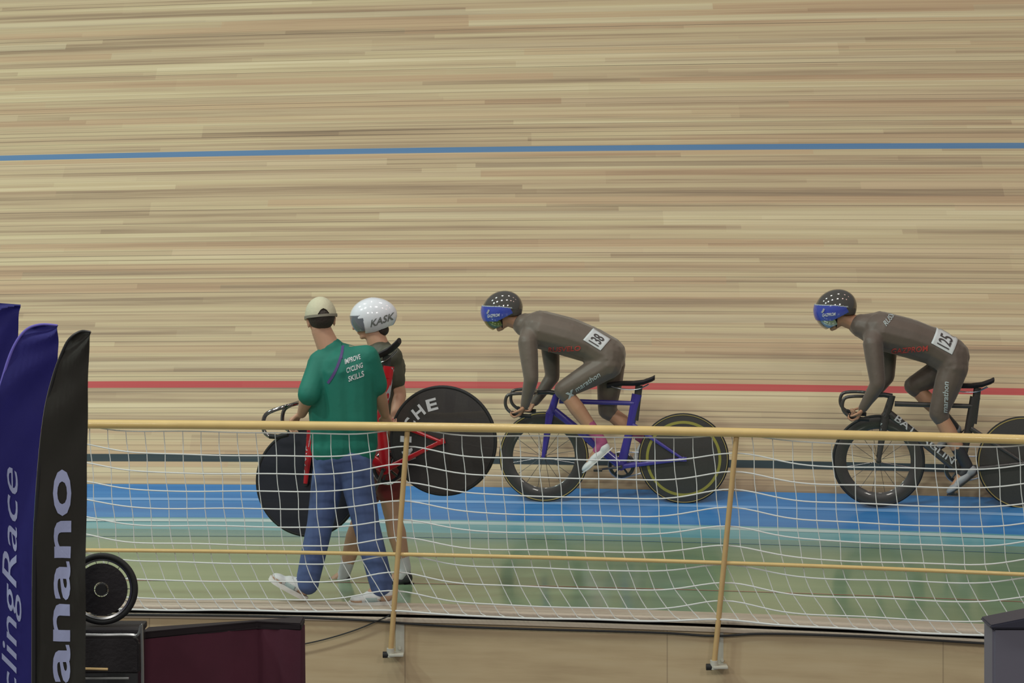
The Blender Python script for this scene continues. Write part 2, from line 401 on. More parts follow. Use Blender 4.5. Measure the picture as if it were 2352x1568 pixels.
# black cable slung along the wall under the net
bm = nbm()
rows = [(-60, 1412), (200, 1411), (560, 1414), (800, 1422), (1000, 1436), (1200, 1444), (1500, 1452), (1640, 1460), (1760, 1455), (2000, 1462), (2280, 1478), (2420, 1482)]
pts = [P(px, py, Yfence(col_at(px, 12.5))-CW-.014) for px, py in rows]
tube(bm, [p-pts[0] for p in catmull(pts, 8)], .007, 7)
c = obj('cable', bm, M['rubber']); c.location = pts[0]
tag(c, 'long black cable sagging along the plywood wall just under the net', 'cable')
bm = nbm()
rows = [(640, 1486), (700, 1478), (760, 1464), (820, 1445), (870, 1424), (895, 1413)]
pts = [P(px, py, Yfence(col_at(px, 12.5))-CW-.022) for px, py in rows]
tube(bm, [p-pts[0] for p in catmull(pts, 6)], .0042, 6)
c = obj('cord', bm, M['rubber']); c.location = pts[0]
tag(c, 'thin dark cord hanging diagonally on the plywood wall beside the maroon draped table', 'cord')

# ------------------------------------------------------------------ text and decals
def text_mesh(s, bold=0.0, shear_=0.0, space=1.0, ext=.0):
    cu = bpy.data.curves.new('lettering', 'FONT'); cu.body = s; cu.offset = bold; cu.shear = shear_; cu.space_character = space
    cu.resolution_u = 3; cu.extrude = ext
    o = bpy.data.objects.new('tmp', cu); C.objects.link(o)
    dg = bpy.context.evaluated_depsgraph_get(); me = bpy.data.meshes.new_from_object(o.evaluated_get(dg))
    bpy.data.objects.remove(o); bpy.data.curves.remove(cu)
    xs = [v.co.x for v in me.vertices]; ys = [v.co.y for v in me.vertices]
    x0, x1, y0, y1 = min(xs), max(xs), min(ys), max(ys)
    for v in me.vertices: v.co.x = (v.co.x-x0)/(x1-x0); v.co.y = (v.co.y-y0)/(y1-y0)
    return me
def bvh_of(*objs):
    vs_, fs = [], []
    for o in objs:
        b = len(vs_); vs_ += [v.co.copy() for v in o.data.vertices]; fs += [[b+i for i in p.vertices] for p in o.data.polygons]
    return BVHTree.FromPolygons(vs_, fs)
def lay(me, target, o, u, v, off=.004, d=(0, 1, 0)):
    """lay a unit-square mesh on target's surface: local point o + x*u + y*v, cast along d"""
    t = bvh_of(*(target if isinstance(target, (list, tuple)) else [target])); d = Vector(d).normalized()
    bm = nbm(); bm.from_mesh(me); bmesh.ops.remove_doubles(bm, verts=bm.verts, dist=1e-5)
    for _ in range(2):
        es = [e for e in bm.edges if ((e.verts[0].co.x-e.verts[1].co.x)*Vector(u).length)**2+((e.verts[0].co.y-e.verts[1].co.y)*Vector(v).length)**2 > .02**2]
        if es: bmesh.ops.subdivide_edges(bm, edges=es, cuts=1); bmesh.ops.triangulate(bm, faces=bm.faces)
    for ve in bm.verts:
        p = Vector(o)+Vector(u)*ve.co.x+Vector(v)*ve.co.y
        h = t.ray_cast(p-d*1.2, d)
        if h[0] is None or (h[0]-p).dot(d) > .35: h = t.find_nearest(p)
        n = h[1] if h[1].dot(d) < 0 else -h[1]
        ve.co = h[0]+n*off
    r = bmesh.ops.solidify(bm, geom=list(bm.faces), thickness=.0015)
    out = bpy.data.meshes.new('decal'); bm.to_mesh(out); bm.free(); return out
def text_on(name, s, target, o, u, v, m, parent, off=.004, bold=.0, sh=0, d=(0, 1, 0), sp=1):
    me = lay(text_mesh(s, bold, sh, sp), target, o, u, v, off, d)
    return link(name, me, m, parent, False)
def grid_mesh(n=10, k=8):
    bm = nbm(); bmesh.ops.create_grid(bm, x_segments=n, y_segments=k, size=.5, matrix=Matrix.Translation((.5, .5, 0)))
    me = bpy.data.meshes.new('patch'); bm.to_mesh(me); bm.free(); return me
def ribbon_on(name, pts, wd, target, m, parent, off=.004, d=(0, 1, 0)):
    bm = nbm(); t = bvh_of(target); d = Vector(d); pr = None; pts = catmull(pts, 5)
    for i, p in enumerate(pts):
        tg = (pts[min(i+1, len(pts)-1)]-pts[max(i-1, 0)]).normalized(); s = tg.cross(d).normalized()*wd/2
        vv = []
        for q in (p-s, p+s):
            h = t.ray_cast(q-d*1.2, d)
            if h[0] is None or (h[0]-q).dot(d) > .35: h = t.find_nearest(q)
            n = h[1] if h[1].dot(d) < 0 else -h[1]
            vv.append(bm.verts.new(h[0]+n*off))
        if pr: bm.faces.new((pr[0], pr[1], vv[1], vv[0]))
        pr = vv
    bmesh.ops.solidify(bm, geom=list(bm.faces), thickness=.0015)
    return obj(name, bm, m, parent)

# ------------------------------------------------------------------ flags and things in the foreground, left
def feather_flag(label, left, right, Y, m, hem, txt, tx0, tx1, ty0, ty1, bold, sh, group):
    """left / right: outline in photo rows; the pole runs up the left side and bends over the top"""
    base = P(left[-1][0], 461, Y); base.z = -.6
    root = empty('feather_flag', base, label, 'flag')
    L = [Vector((*p, 0)) for p in left]; Lc = catmull(L, 6); R = catmull([Vector((*p, 0)) for p in right], 6)
    def at(c, t):
        f = t*(len(c)-1); i = min(int(f), len(c)-2); return c[i]+(c[i+1]-c[i])*(f-i)
    bm = nbm(); rows = []
    n, k = 60, 10
    for i in range(n+1):
        a, b = at(Lc, i/n), at(R, i/n); row = []
        for j in range(k+1):
            q = a+(b-a)*(j/k); w_ = P(q.x, q.y, Y)
            w_.y += .012*math.sin(j/k*5+i*.13)+.006*math.sin(i*.5+j)
            row.append(bm.verts.new(w_-base))
        rows.append(row)
    for A, B in zip(rows, rows[1:]):
        for j in range(k): bm.faces.new((A[j], A[j+1], B[j+1], B[j]))
    bmesh.ops.solidify(bm, geom=list(bm.faces), thickness=.003)
    cloth = obj('cloth', bm, m, root)
    bm = nbm(); pp = [P(q.x, q.y, Y)-base for q in Lc]; pp.append(Vector((pp[-1].x, 0, .02)))
    tube(bm, pp, [.004+.006*i/len(pp) for i in range(len(pp))], 8); obj('pole', bm, hem, root)
    bm = nbm(); prism(bm, [(-.2, -.2), (.2, -.2), (.2, .2), (-.2, .2)], 0, .03, .008); obj('base_plate', bm, M['blackm'], root)
    if txt:
        o_ = P(tx1, ty1, Y)-base; u = P(tx1, ty0, Y)-P(tx1, ty1, Y); v = P(tx0, ty1, Y)-P(tx1, ty1, Y)
        text_on('lettering', txt, cloth, o_, u, v, M['flet'], root, .004, bold, sh)
    return root
feather_flag('blue flag with a flat top, behind the other flags at left edge',
             [(-90, 690), (-95, 800), (-100, 1100), (-100, 1760)], [(50, 699), (40, 760), (30, 1100), (20, 1760)], 9.2, M['fblue'], M['fedge'], None, 0, 0, 0, 0, 0, 0, 0)
feather_flag('tall blue feather flag with pale upright lettering ending in Race',
             [(132, 747), (95, 745), (62, 756), (35, 790), (12, 850), (-14, 960), (-40, 1150), (-55, 1400), (-60, 1760)],
             [(133, 750), (134, 790), (130, 850), (122, 950), (118, 1100), (116, 1400), (116, 1760)], 8.55, M['fblue'], M['fedge'], 'CyclingRace', 4, 50, 1072, 1760, .0, .35, 0)
feather_flag('narrow black feather flag with bold pale upright lettering, in front of blue flags',
             [(208, 762), (185, 761), (160, 778), (142, 812), (122, 870), (104, 950), (90, 1080), (80, 1260), (78, 1500), (78, 1760)],
             [(209, 766), (204, 820), (200, 950), (199, 1100), (198, 1300), (198, 1500), (198, 1760)], 7.9, M['fblack'], M['blackm'], 'anano', 122, 163, 1078, 1566, .018, 0, 0)

# round black wheel on a case
Yc = 8.75
cs = P(232, 1442, Yc); root = empty('equipment_case', (cs.x, Yc+.09, -.6), 'tall black equipment case under the small spoked wheel, behind the black chair', 'case')
H = cs.z+.6-.006; bm = nbm(); box(bm, (0, 0, H/2), (.30, .18, H), bev=.012); obj('body', bm, M['blackm'], root)
bm = nbm(); box(bm, (0, 0, H-.012), (.31, .19, .026), bev=.006); obj('lid', bm, M['blackfab'], root)
def arc_wheel(root, R, c=(0, 0, 0)):
    bm = nbm(); lathe_y(bm, [(R-.012+.012*math.cos(a), .012*math.sin(a)) for a in [2*math.pi*k/12 for k in range(12)]], 64, c, True); obj('tyre', bm, M['rubber'], root)
    bm = nbm(); lathe_y(bm, [(R-.024, -.008), (R-.020, 0), (R-.024, .008), (R-.032, .004), (R-.032, -.004)], 64, c, True); obj('rim', bm, M['alloy'], root)
    bm = nbm(); lathe_y(bm, [(.022, -.03), (.028, -.01), (.028, .01), (.022, .03)], 20, c); obj('hub', bm, M['blackm'], root)
    for k in range(14):
        a = 2*math.pi*k/14; bm = nbm()
        tube(bm, [Vector(c)+Vector((math.cos(a)*.025, (-1)**k*.012, math.sin(a)*.025)), Vector(c)+Vector((math.cos(a)*(R-.028), 0, math.sin(a)*(R-.028)))], .0016, 5)
        obj('spoke', bm, M['alloy'], root)
    bm = nbm(); n = 40; pr = None
    lathe_y(bm, [(.03, -.016), (R*.72, -.012), (R*.72, -.009), (.03, -.013)], 48, c, True); obj('spoke_cover', bm, M['blackfab'], root)
wr = .146
root = empty('spare_wheel', (P(228, 1355, Yc).x, Yc+.06, cs.z+.001), 'small black wheel standing on the equipment case beside the black flag', 'wheel')
arc_wheel(root, wr, (0, 0, wr))

# chair, left foreground
Y = 8.3; bx = P(236, 1463, Y)
ch = empty('office_chair', (bx.x, Y+.2, -.6), 'black padded chair with chrome frame seen from behind in front of the black flag', 'chair')
top = bx.z+.6
bm = nbm()
pl = [(-.14, top-.14), (-.14, top-.02), (-.122, top), (.118, top), (.138, top-.02), (.14, top-.14)]
b0 = [bm.verts.new((x, -.2, z)) for x, z in pl]; b1 = [bm.verts.new((x, -.165, z)) for x, z in pl]
bm.faces.new(b0); bm.faces.new(b1[::-1])
for k in range(6): bm.faces.new((b0[k], b1[k], b1[(k+1) % 6], b0[(k+1) % 6]))
bmesh.ops.bevel(bm, geom=list(bm.edges), offset=.008, segments=2, affect='EDGES'); obj('backrest', bm, M['blackfab'], ch)
bm = nbm(); tube(bm, catmull([(-.15, -.19, .42), (-.15, -.19, top-.03), (-.13, -.19, top+.004), (0, -.19, top+.006), (.125, -.19, top+.004), (.148, -.19, top-.03), (.15, -.19, .42)], 8), .006, 8); obj('back_frame', bm, M['alloy'], ch)
bm = nbm(); tube(bm, [(-.145, -.2, top-.155), (.10, -.2, top-.155)], .006, 8); obj('cross_bar', bm, M['chrome'], ch)
bm = nbm(); tube(bm, [(-.145, -.2, top-.118), (.02, -.2, top-.122)], .005, 8); obj('lower_bar', bm, M['postw'], ch)
bm = nbm(); box(bm, (0, .03, .46), (.42, .42, .07), bev=.02); obj('seat', bm, M['blackfab'], ch)
for sx in (-1, 1):
    for sy in (-1, 1):
        bm = nbm(); tube(bm, [(sx*.15, .02+sy*.17, .43), (sx*.19, .02+sy*.2, .005)], .011, 8); obj('leg', bm, M['chrome'], ch)

# maroon draped table
a, b, c = P(322, 1452, 9.0), P(590, 1425, 9.25), P(692, 1432, 9.19)
root = empty('draped_table', (b.x, b.y+.3, -.6), 'tall table draped in dark maroon cloth with a black top beside the plywood wall', 'table')
off = root.location
fp = [(a.x-off.x, a.y-off.y), (b.x-off.x, b.y-off.y), (c.x-off.x, c.y-off.y), (c.x-off.x, -.20), (a.x-off.x+.01, -.43)]
bm = nbm(); zt = a.z+.6; rows = []
# cloth with soft folds
cen = Vector((sum(p[0] for p in fp)/5, sum(p[1] for p in fp)/5)); per = []
for k in range(5):
    p, q = Vector(fp[k]), Vector(fp[(k+1) % 5])
    for j in range(16): per.append(p+(q-p)*j/16)
for zz in (0.02, zt*.5, zt*.85, zt-.03):
    rows.append([bm.verts.new((*(p+(p-cen).normalized()*(.012*math.sin(i*.9)*(1-zz/zt)*1.2+.004*math.sin(i*.9))), zz)) for i, p in enumerate(per)])
for A, B in zip(rows, rows[1:]):
    for k in range(len(A)): bm.faces.new((A[k], A[(k+1) % len(A)], B[(k+1) % len(A)], B[k]))
bm.faces.new(rows[-1])
obj('drape', bm, M['maroon'], root)
bm = nbm(); prism(bm, fp, zt-.032, zt, .006); obj('table_top', bm, M['maroon2'], root)

# grey lidded bin at the right
Yb = 9.6; a = P(2280, 1440, Yb)
root = empty('storage_bin', (a.x+.3, Yb+.3, -.6), 'grey lavender storage bin with dark sloping lid at the lower right corner', 'bin')
hh = a.z+.6; bm = nbm(); prism(bm, [(-.3, -.3), (.32, -.3), (.32, -.05), (-.285, -.05)], 0, hh+.0, .012)
obj('body', bm, M['lav'], root)
bm = nbm(); pl = [(-.315, hh-.004), (-.315, hh+.012), (.0, hh+.075), (.335, hh+.012), (.335, hh-.004)]
b0 = [bm.verts.new((x, -.32, z)) for x, z in pl]; b1 = [bm.verts.new((x, -.12, z)) for x, z in pl]
bm.faces.new(b0); bm.faces.new(b1[::-1])
for k in range(5): bm.faces.new((b0[k], b1[k], b1[(k+1) % 5], b0[(k+1) % 5]))
bmesh.ops.bevel(bm, geom=list(bm.edges), offset=.006, segments=2, affect='EDGES'); obj('lid', bm, M['navy'], root)

# ------------------------------------------------------------------ bodies
class Blob:
    """capsules and ellipsoids fused into one continuous skin"""
    def __init__(s): s.bm = nbm()
    def ball(s, c, r, rot=None, sub=3):
        if isinstance(r, (int, float)): r = (r, r, r)
        m = Matrix.Translation(c) @ (rot.to_4x4() if rot else Matrix()) @ Matrix.Diagonal((*r, 1))
        bmesh.ops.create_icosphere(s.bm, subdivisions=sub, radius=1, matrix=m)
    def cap(s, a, b, ra, rb, fa=1.0, n=14, mid=None):
        a, b = Vector(a), Vector(b)
        if mid: pts = [a, a.lerp(b, .35), b]; rs = [ra, mid, rb]
        else: pts = [a, b]; rs = [ra, rb]
        tube(s.bm, pts, rs, n)
        s.ball(a, ra*.995, sub=2); s.ball(b, rb*.995, sub=2)
    def chain(s, pts, rs):
        for (a, b), (ra, rb) in zip(zip(pts, pts[1:]), zip(rs, rs[1:])): s.cap(a, b, ra, rb)
    def build(s, name, m, parent, vox=.008, sm=3):
        bmesh.ops.recalc_face_normals(s.bm, faces=s.bm.faces)
        me = bpy.data.meshes.new('t'); s.bm.to_mesh(me); s.bm.free()
        o = bpy.data.objects.new('t', me); C.objects.link(o)
        r = o.modifiers.new('r', 'REMESH'); r.mode = 'VOXEL'; r.voxel_size = vox
        if sm: k = o.modifiers.new('s', 'SMOOTH'); k.iterations = sm; k.factor = .5
        dg = bpy.context.evaluated_depsgraph_get(); dg.update()
        out = bpy.data.meshes.new_from_object(o.evaluated_get(dg)); out.name = name
        bpy.data.objects.remove(o)
        return link(name, out, m, parent)
def rotm(f, u):
    """columns: forward, left, up"""
    f = Vector(f).normalized(); l = Vector(u).cross(f).normalized(); u = f.cross(l)
    return Matrix((f, l, u)).transposed()
def hand(B, wr, d, n, side, curl=70, spread=.004, ln=1.0):
    """wr wrist, d palm direction, n direction the palm faces, side +1/-1: which way the thumb lies"""
    d = Vector(d).normalized(); n = (Vector(n)-d*Vector(n).dot(d)).normalized(); t = d.cross(n).normalized()*side
    wr = Vector(wr)
    for k in range(4):
        o = (k-1.5)*.019; kn = wr+d*(.088-.004*abs(k-1))*ln-t*o
        B.cap(wr+d*.012-t*o*.55, kn, .014, .0115, n=8)
        L = [.044, .048, .045, .036][k]*ln; p = kn; a = math.radians(curl*(.45+.06*k)); dd = d
        for j, f in enumerate((1, .68, .55)):
            dd = (d*math.cos(a)+n*math.sin(a)).normalized(); q = p+dd*L*f; B.cap(p, q, .0098-.0008*j, .0088-.0008*j, n=8); p = q; a += math.radians(curl*.62)
    th = wr+d*.028+t*.026
    p1 = th+(d*.55+t*.62+n*.35).normalized()*.038*ln; p2 = p1+(d*.75+t*.1+n*.6).normalized()*.032*ln; p3 = p2+(d*.6-t*.1+n*.75).normalized()*.022*ln
    B.cap(wr+d*.02+t*.008, th, .016, .0145, n=8); B.cap(th, p1, .014, .0115, n=8); B.cap(p1, p2, .0112, .010, n=8); B.cap(p2, p3, .010, .0085, n=8)
def head(B, c, f, u, k=1.0):
    """skull, brow, jaw, nose, lips, ears; c is the middle of the head"""
    R_ = rotm(f, u); c = Vector(c)
    def p(a, b, d): return c+R_ @ Vector((a*k, b*k, d*k))
    B.ball(p(-.012, 0, .025), (.098*k, .076*k, .092*k), R_); B.ball(p(.018, 0, -.03), (.070*k, .062*k, .078*k), R_)
    B.ball(p(.052, 0, -.088), (.034*k, .036*k, .024*k), R_); B.ball(p(.074, 0, -.094), (.017*k, .02*k, .016*k), R_)
    B.ball(p(.074, 0, .026), (.018*k, .052*k, .014*k), R_)
    for s_ in (-1, 1):
        B.ball(p(.052, s_*.036, -.03), (.030*k, .024*k, .028*k), R_)
        B.ball(p(-.004, s_*.078, -.012), (.019*k, .008*k, .031*k), R_); B.ball(p(-.008, s_*.084, .004), (.016*k, .006*k, .016*k), R_)
    B.cap(p(.086, 0, .014), p(.110, 0, -.026), .008*k, .0125*k, n=8); B.ball(p(.096, 0, -.031), (.013*k, .017*k, .009*k), R_)
    B.ball(p(.086, 0, -.056), (.013*k, .024*k, .0075*k), R_); B.ball(p(.083, 0, -.067), (.013*k, .021*k, .008*k), R_)
def eyes(c, f, u, parent, k=1.0):
    R_ = rotm(f, u); c = Vector(c)
    for s_ in (-1, 1):
        B = nbm(); m = Matrix.Translation(c+R_ @ Vector((.079*k, s_*.033*k, .002*k)))
        bmesh.ops.create_uvsphere(B, u_segments=14, v_segments=8, radius=.0125*k, matrix=m); e = obj('eye', B, M['eyew'], parent)
        B = nbm(); m = Matrix.Translation(c+R_ @ Vector((.0895*k, s_*.034*k, .001*k)))
        bmesh.ops.create_uvsphere(B, u_segments=10, v_segments=6, radius=.0045*k, matrix=m); obj('iris', B, M['eyed'], e)
def shell(c, f, u, r, keep, th=.004, warp=None, n=48):
    """part of an ellipsoid: keep(a, b, d) on the unit sphere; a forward, b left, d up"""
    R_ = rotm(f, u); bm = nbm(); bmesh.ops.create_icosphere(bm, subdivisions=6, radius=1)
    bmesh.ops.delete(bm, geom=[fc for fc in bm.faces if not keep(*fc.calc_center_median())], context='FACES')
    for v in bm.verts:
        a, b, d = v.co
        if warp: a, b, d = warp(a, b, d)
        v.co = Vector(c)+R_ @ Vector((a*r[0], b*r[1], d*r[2]))
    bmesh.ops.recalc_face_normals(bm, faces=bm.faces)
    bmesh.ops.solidify(bm, geom=list(bm.faces), thickness=th)
    return bm
def shoe(nm, heel, toe, up, m_up, parent, w=.044, h=.075, sole_h=.02, msole=None, panels=None):
    """heel and toe at sole level"""
    heel, toe, up = Vector(heel), Vector(toe), Vector(up); d = (toe-heel); L = d.length; d.normalize(); up = (up-d*up.dot(d)).normalized(); s = up.cross(d)
    B = Blob(); R_ = rotm(d, up)
    def p(a, b, c): return heel+d*(a*L)+s*b+up*c
    B.ball(p(.17, 0, sole_h+.035), (.17*L, w*.82, .042), R_); B.ball(p(.45, 0, sole_h+.024), (.32*L, w*.92, .034), R_)
    B.ball(p(.76, 0, sole_h+.014), (.23*L, w, .028), R_)
    B.cap(p(.18, 0, sole_h+.05), p(.15, 0, h+sole_h), w*.72, w*.70); B.cap(p(.22, 0, sole_h+.06), p(.58, 0, sole_h+.03), w*.6, w*.62)
    o = B.build(nm, m_up, parent, .007, 3)
    bm = nbm(); n = 28; lo, hi = [], []
    for k in range(n):
        a = 2*math.pi*k/n; x = .5+.5*math.cos(a); ww = w*(.80+.22*math.sin(min(1, max(0, x))*math.pi*.75))*abs(math.sin(a))**.75*(1 if math.sin(a) > 0 else -1)
        xx = .5+.52*math.copysign(abs(math.cos(a))**.8, math.cos(a))
        lift = .006*max(0, x-.8)*5
        lo.append(bm.verts.new(p(xx, ww, lift))); hi.append(bm.verts.new(p(xx, ww*1.02, sole_h+lift)))
    bm.faces.new(lo[::-1]); bm.faces.new(hi)
    for k in range(n): bm.faces.new((lo[k], lo[(k+1) % n], hi[(k+1) % n], hi[k]))
    obj('sole', bm, msole or M['sole'], o)
    for (a0, a1, c0, c1, mm) in (panels or []):
        for sd in (-1, 1):
            me = lay(grid_mesh(8, 6), o, p(a0, sd*.1, c0), d*((a1-a0)*L), up*(c1-c0), .0025, -s*sd)
            link('panel', me, mm, o)
    for k in range(4 if panels else 0):
        bm = nbm(); cc = p(.36+.085*k, 0, sole_h+.083-.011*k); tube(bm, [cc-s*.022-up*.006, cc+up*.003, cc+s*.022-up*.006], .0035, 6); obj('lace', bm, M['letters'], o)
    return o

# ------------------------------------------------------------------ track bicycle
REFX, REFY, S = 1409.0, 1155.0, 306.7
def q(px, py, y=0.0): return Vector(((px-REFX)/S, y, (REFY-py)/S))
def wheel(parent, nm, cx, R, deep, disc, stripe, text=None, spokes=0):
    c = (cx, 0, R)
    bm = nbm(); lathe_y(bm, [(R-.011+.011*math.cos(a), .011*math.sin(a)) for a in [2*math.pi*k/12 for k in range(12)]], 80, c, True)
    wh = obj(nm, bm, M['rubber'], parent)
    Ro = R-.019
    if disc:
        bm = nbm(); lathe_y(bm, [(.02, -.026), (Ro*.45, -.022), (Ro, -.010), (Ro, .010), (Ro*.45, .022), (.02, .026)], 80, c); dd = obj('disc', bm, disc, wh, True, 20)
    else:
        Ri = R-deep; bm = nbm(); lathe_y(bm, [(Ro, -.010), (Ro, .010), (Ro-.02, .013), (Ri+.01, .007), (Ri, 0), (Ri+.01, -.007), (Ro-.02, -.013)], 80, c, True); dd = obj('rim', bm, M['carbon'], wh)
        for k in range(spokes):
            a = 2*math.pi*k/spokes+.2; bm = nbm()
            tube(bm, [Vector(c)+Vector((math.cos(a+.25*(-1)**k)*.025, .016*(-1)**(k//2), math.sin(a+.25*(-1)**k)*.025)), Vector(c)+Vector((math.cos(a)*(Ri+.005), 0, math.sin(a)*(Ri+.005)))], .0019, 6, (1, 1))
            obj('spoke', bm, M['carbon'], wh)
    if stripe:
        for r0, r1, m in stripe:
            for sd in (-1, 1):
                bm = nbm(); y = lambda r: sd*((.0125 if r < R*.985 else .0115) if not disc else (.010+.012*max(0, (Ro-r)/(Ro*.55))+.002))
                lathe_y(bm, [(r0*R, y(r0*R)), (r1*R, y(r1*R)), (r1*R, y(r1*R)-sd*.002), (r0*R, y(r0*R)-sd*.002)], 80, c, True); obj('rim_stripe', bm, m, wh)
    bm = nbm(); lathe_y(bm, [(.011, -.052), (.016, -.05), (.021, -.03), (.021, .03), (.016, .05), (.011, .052)], 20, c); obj('hub', bm, M['blackm'], wh)
    return wh
def aero(bm, a, b, w0, w1, th=.02, dirn=None):
    """flat aero tube: long axis w in the bike's plane, thickness th across"""
    a, b = Vector(a), Vector(b); d = (b-a).normalized(); s = Vector((0, 1, 0)); l = d.cross(s).normalized(); rings = []
    for t in (0, .25, .5, .75, 1):
        p = a.lerp(b, t); ww = (w0+(w1-w0)*t)/2
        rings.append([bm.verts.new(p+l*math.cos(k*math.pi/7)*ww+s*math.sin(k*math.pi/7)*th/2) for k in range(14)])
    for A, B in zip(rings, rings[1:]):
        for k in range(14): bm.faces.new((A[k], A[(k+1) % 14], B[(k+1) % 14], B[k]))
    bm.faces.new(rings[0]); bm.faces.new(rings[-1][::-1])
def bicycle(loc, rot, label, c, wb=1.05, crank=None, group=None):
    """nose towards -x; root on the ground under the middle of the wheelbase"""
    root = empty('track_bicycle', loc, label, 'bicycle', rot, group)
    R = .339; xf, xr = -wb/2, wb/2
    def g(px, py, y=0):
        v = q(px, py, y); v.x *= wb/1.05
        if px < 1290: v.x += c.get('steep', 0)*max(0, v.z-.339)/.45
        if px > 1390 and py < 940: v += Vector((c.get('seat_x', 0), 0, c.get('seat_z', 0)))
        return v
    f1 = wheel(root, 'front_wheel', xf, R, .105, c.get('fdisc'), c.get('fstripe'), spokes=16)
    f2 = wheel(root, 'rear_wheel', xr, R, .1, c['rdisc'], c.get('rstripe'))
    BB = g(1427, 1070); fw, rw = Vector((xf, 0, R)), Vector((xr, 0, R))
    ht, hb = g(1279, 903), g(1266, 946); st, sc = g(1463, 905), g(1458, 925)
    bm = nbm(); aero(bm, ht, hb, .05, .06, .045)
    aero(bm, g(1284, 922), g(1458, 926), .040, .034, .028)             # top tube
    aero(bm, g(1272, 945), BB+Vector((-.01, 0, .01)), .062, .072, .036)            # down tube
    aero(bm, st, g(1447, 985), .075, .06, .028); aero(bm, g(1447, 985), BB, .06, .07, .034)   # seat tube
    lathe_y(bm, [(.03, -.036), (.034, -.02), (.034, .02), (.03, .036)], 20, BB)
    for sd in (-1, 1):
        o_ = Vector((0, sd*.052, 0)); aero(bm, BB+Vector((.02, sd*.03, 0)), rw+o_, .036, .024, .016)       # chain stays
        aero(bm, g(1452, 975, sd*.02), rw+o_, .034, .018, .012)                                          # seat stays
        box(bm, rw+o_, (.05, .008, .034), bev=.003)
    fr = obj('frame', bm, c['frame'], root, True, 50)
    bm = nbm(); aero(bm, hb+Vector((.0, 0, .005)), hb+Vector((-.012, 0, -.02)), .06, .07, .10)
    for sd in (-1, 1): aero(bm, hb+Vector((-.01, sd*.038, -.01)), fw+Vector((0, sd*.05, 0)), .060, .026, .014)
    fk = obj('fork', bm, c['fork'], root, True, 50)
    bm = nbm(); aero(bm, g(1458, 965), g(1468, 884), .055, .055, .02)
    obj('seatpost', bm, M['carbon'] if not c.get('post') else c['post'], root, True, 50)
    # saddle: wide tail, slim nose
    sec = [(1394, 884, .018), (1410, 880, .024), (1430, 878, .036), (1455, 878, .058), (1478, 875, .07), (1497, 868, .066), (1504, 864, .045)]
    bm = nbm(); rings = []
    for px, py, hw in sec:
        cc = g(px, py); rings.append([bm.verts.new(cc+Vector((0, math.cos(a)*hw, (.012 if math.sin(a) > 0 else .026)*math.sin(a)))) for a in [2*math.pi*k/16 for k in range(16)]])
    for A, B in zip(rings, rings[1:]):
        for k in range(16): bm.faces.new((A[k], A[(k+1) % 16], B[(k+1) % 16], B[k]))
    bm.faces.new(rings[0]); bm.faces.new(rings[-1][::-1]); sd_ = obj('saddle', bm, M['blackfab'], root)
    bm = nbm()
    for sd in (-1, 1): tube(bm, catmull([g(1402, 886, sd*.012), g(1430, 893, sd*.02), g(1465, 893, sd*.022), g(1490, 882, sd*.03)], 4), .0035, 6)
    obj('saddle_rail', bm, M['alloy'], sd_)
    # bars
    bm = nbm(); tube(bm, [g(1279, 905), g(1260, 902), g(1232, 903)], [.02, .018, .018], 10); obj('stem', bm, c.get('stem', M['blackm']), root)
    bm = nbm()
    for sd in (-1, 1):
        tube(bm, catmull([g(1232, 903, 0), g(1231, 902, sd*.09), g(1218, 901, sd*.165), g(1190, 901, sd*.188), g(1171, 905, sd*.19), g(1165, 919, sd*.19), g(1168, 934, sd*.19), g(1180, 945, sd*.19), g(1200, 951, sd*.19), g(1222, 952, sd*.19)], 5), .0125, 10)
    hb_ = obj('handlebar', bm, c.get('bar', M['carbon']), root)
    for sd in (-1, 1):
        bm = nbm(); tube(bm, [g(1180, 945, sd*.19), g(1200, 951, sd*.19), g(1224, 952, sd*.19)], .0155, 10); obj('bar_tape', bm, M['rubber'], hb_)
    # drive
    bm = nbm(); lathe_y(bm, [(.075, -.046), (.098, -.045), (.101, -.043), (.098, -.041), (.075, -.040)], 60, BB, True)
    for k in range(5):
        a = 2*math.pi*k/5+.3; tube(bm, [BB+Vector((0, -.044, 0)), BB+Vector((math.cos(a)*.08, -.043, math.sin(a)*.08))], .008, 6)
    ang = crank if crank is not None else (-.15)
    rg = obj('chainring', bm, M['blackm'], root)
    for v in rg.data.vertices: v.co.y = -v.co.y                       # drive side is the far side
    bm = nbm(); a1, a2 = BB+Vector((0, .043, .1)), rw+Vector((0, .043, .03)); b1, b2 = BB+Vector((0, .043, -.1)), rw+Vector((0, .043, -.03))
    tube(bm, [a1, a2], .005, 6); tube(bm, [b1, b2], .005, 6)
    tube(bm, [rw+Vector((math.sin(t)*.03, .043, math.cos(t)*.03)) for t in [math.pi*k/8 for k in range(9)]], .005, 6)
    tube(bm, [BB+Vector((-math.sin(t)*.1, .043, math.cos(t)*.1)) for t in [math.pi*k/12 for k in range(13)]], .005, 6)
    obj('chain', bm, M['alloy'], root)
    for sd, aa in ((-1, ang), (1, ang+math.pi)):
        e = BB+Vector((-math.cos(aa)*.168, sd*.075, -math.sin(aa)*.168)); bm = nbm()
        tube(bm, [BB+Vector((0, sd*.062, 0)), e], [.015, .011], 8, (1, .7)); tube(bm, [BB+Vector((0, sd*.03, 0)), BB+Vector((0, sd*.07, 0))], .014, 10)
        ca = obj('crank_arm', bm, M['carbon'], root)
        bm = nbm(); box(bm, e+Vector((0, sd*.045, 0)), (.065, .055, .018), bev=.005); tube(bm, [e, e+Vector((0, sd*.03, 0))], .007, 8); obj('pedal', bm, M['blackm'], ca)
    return root, fr, fk, f1, f2, g

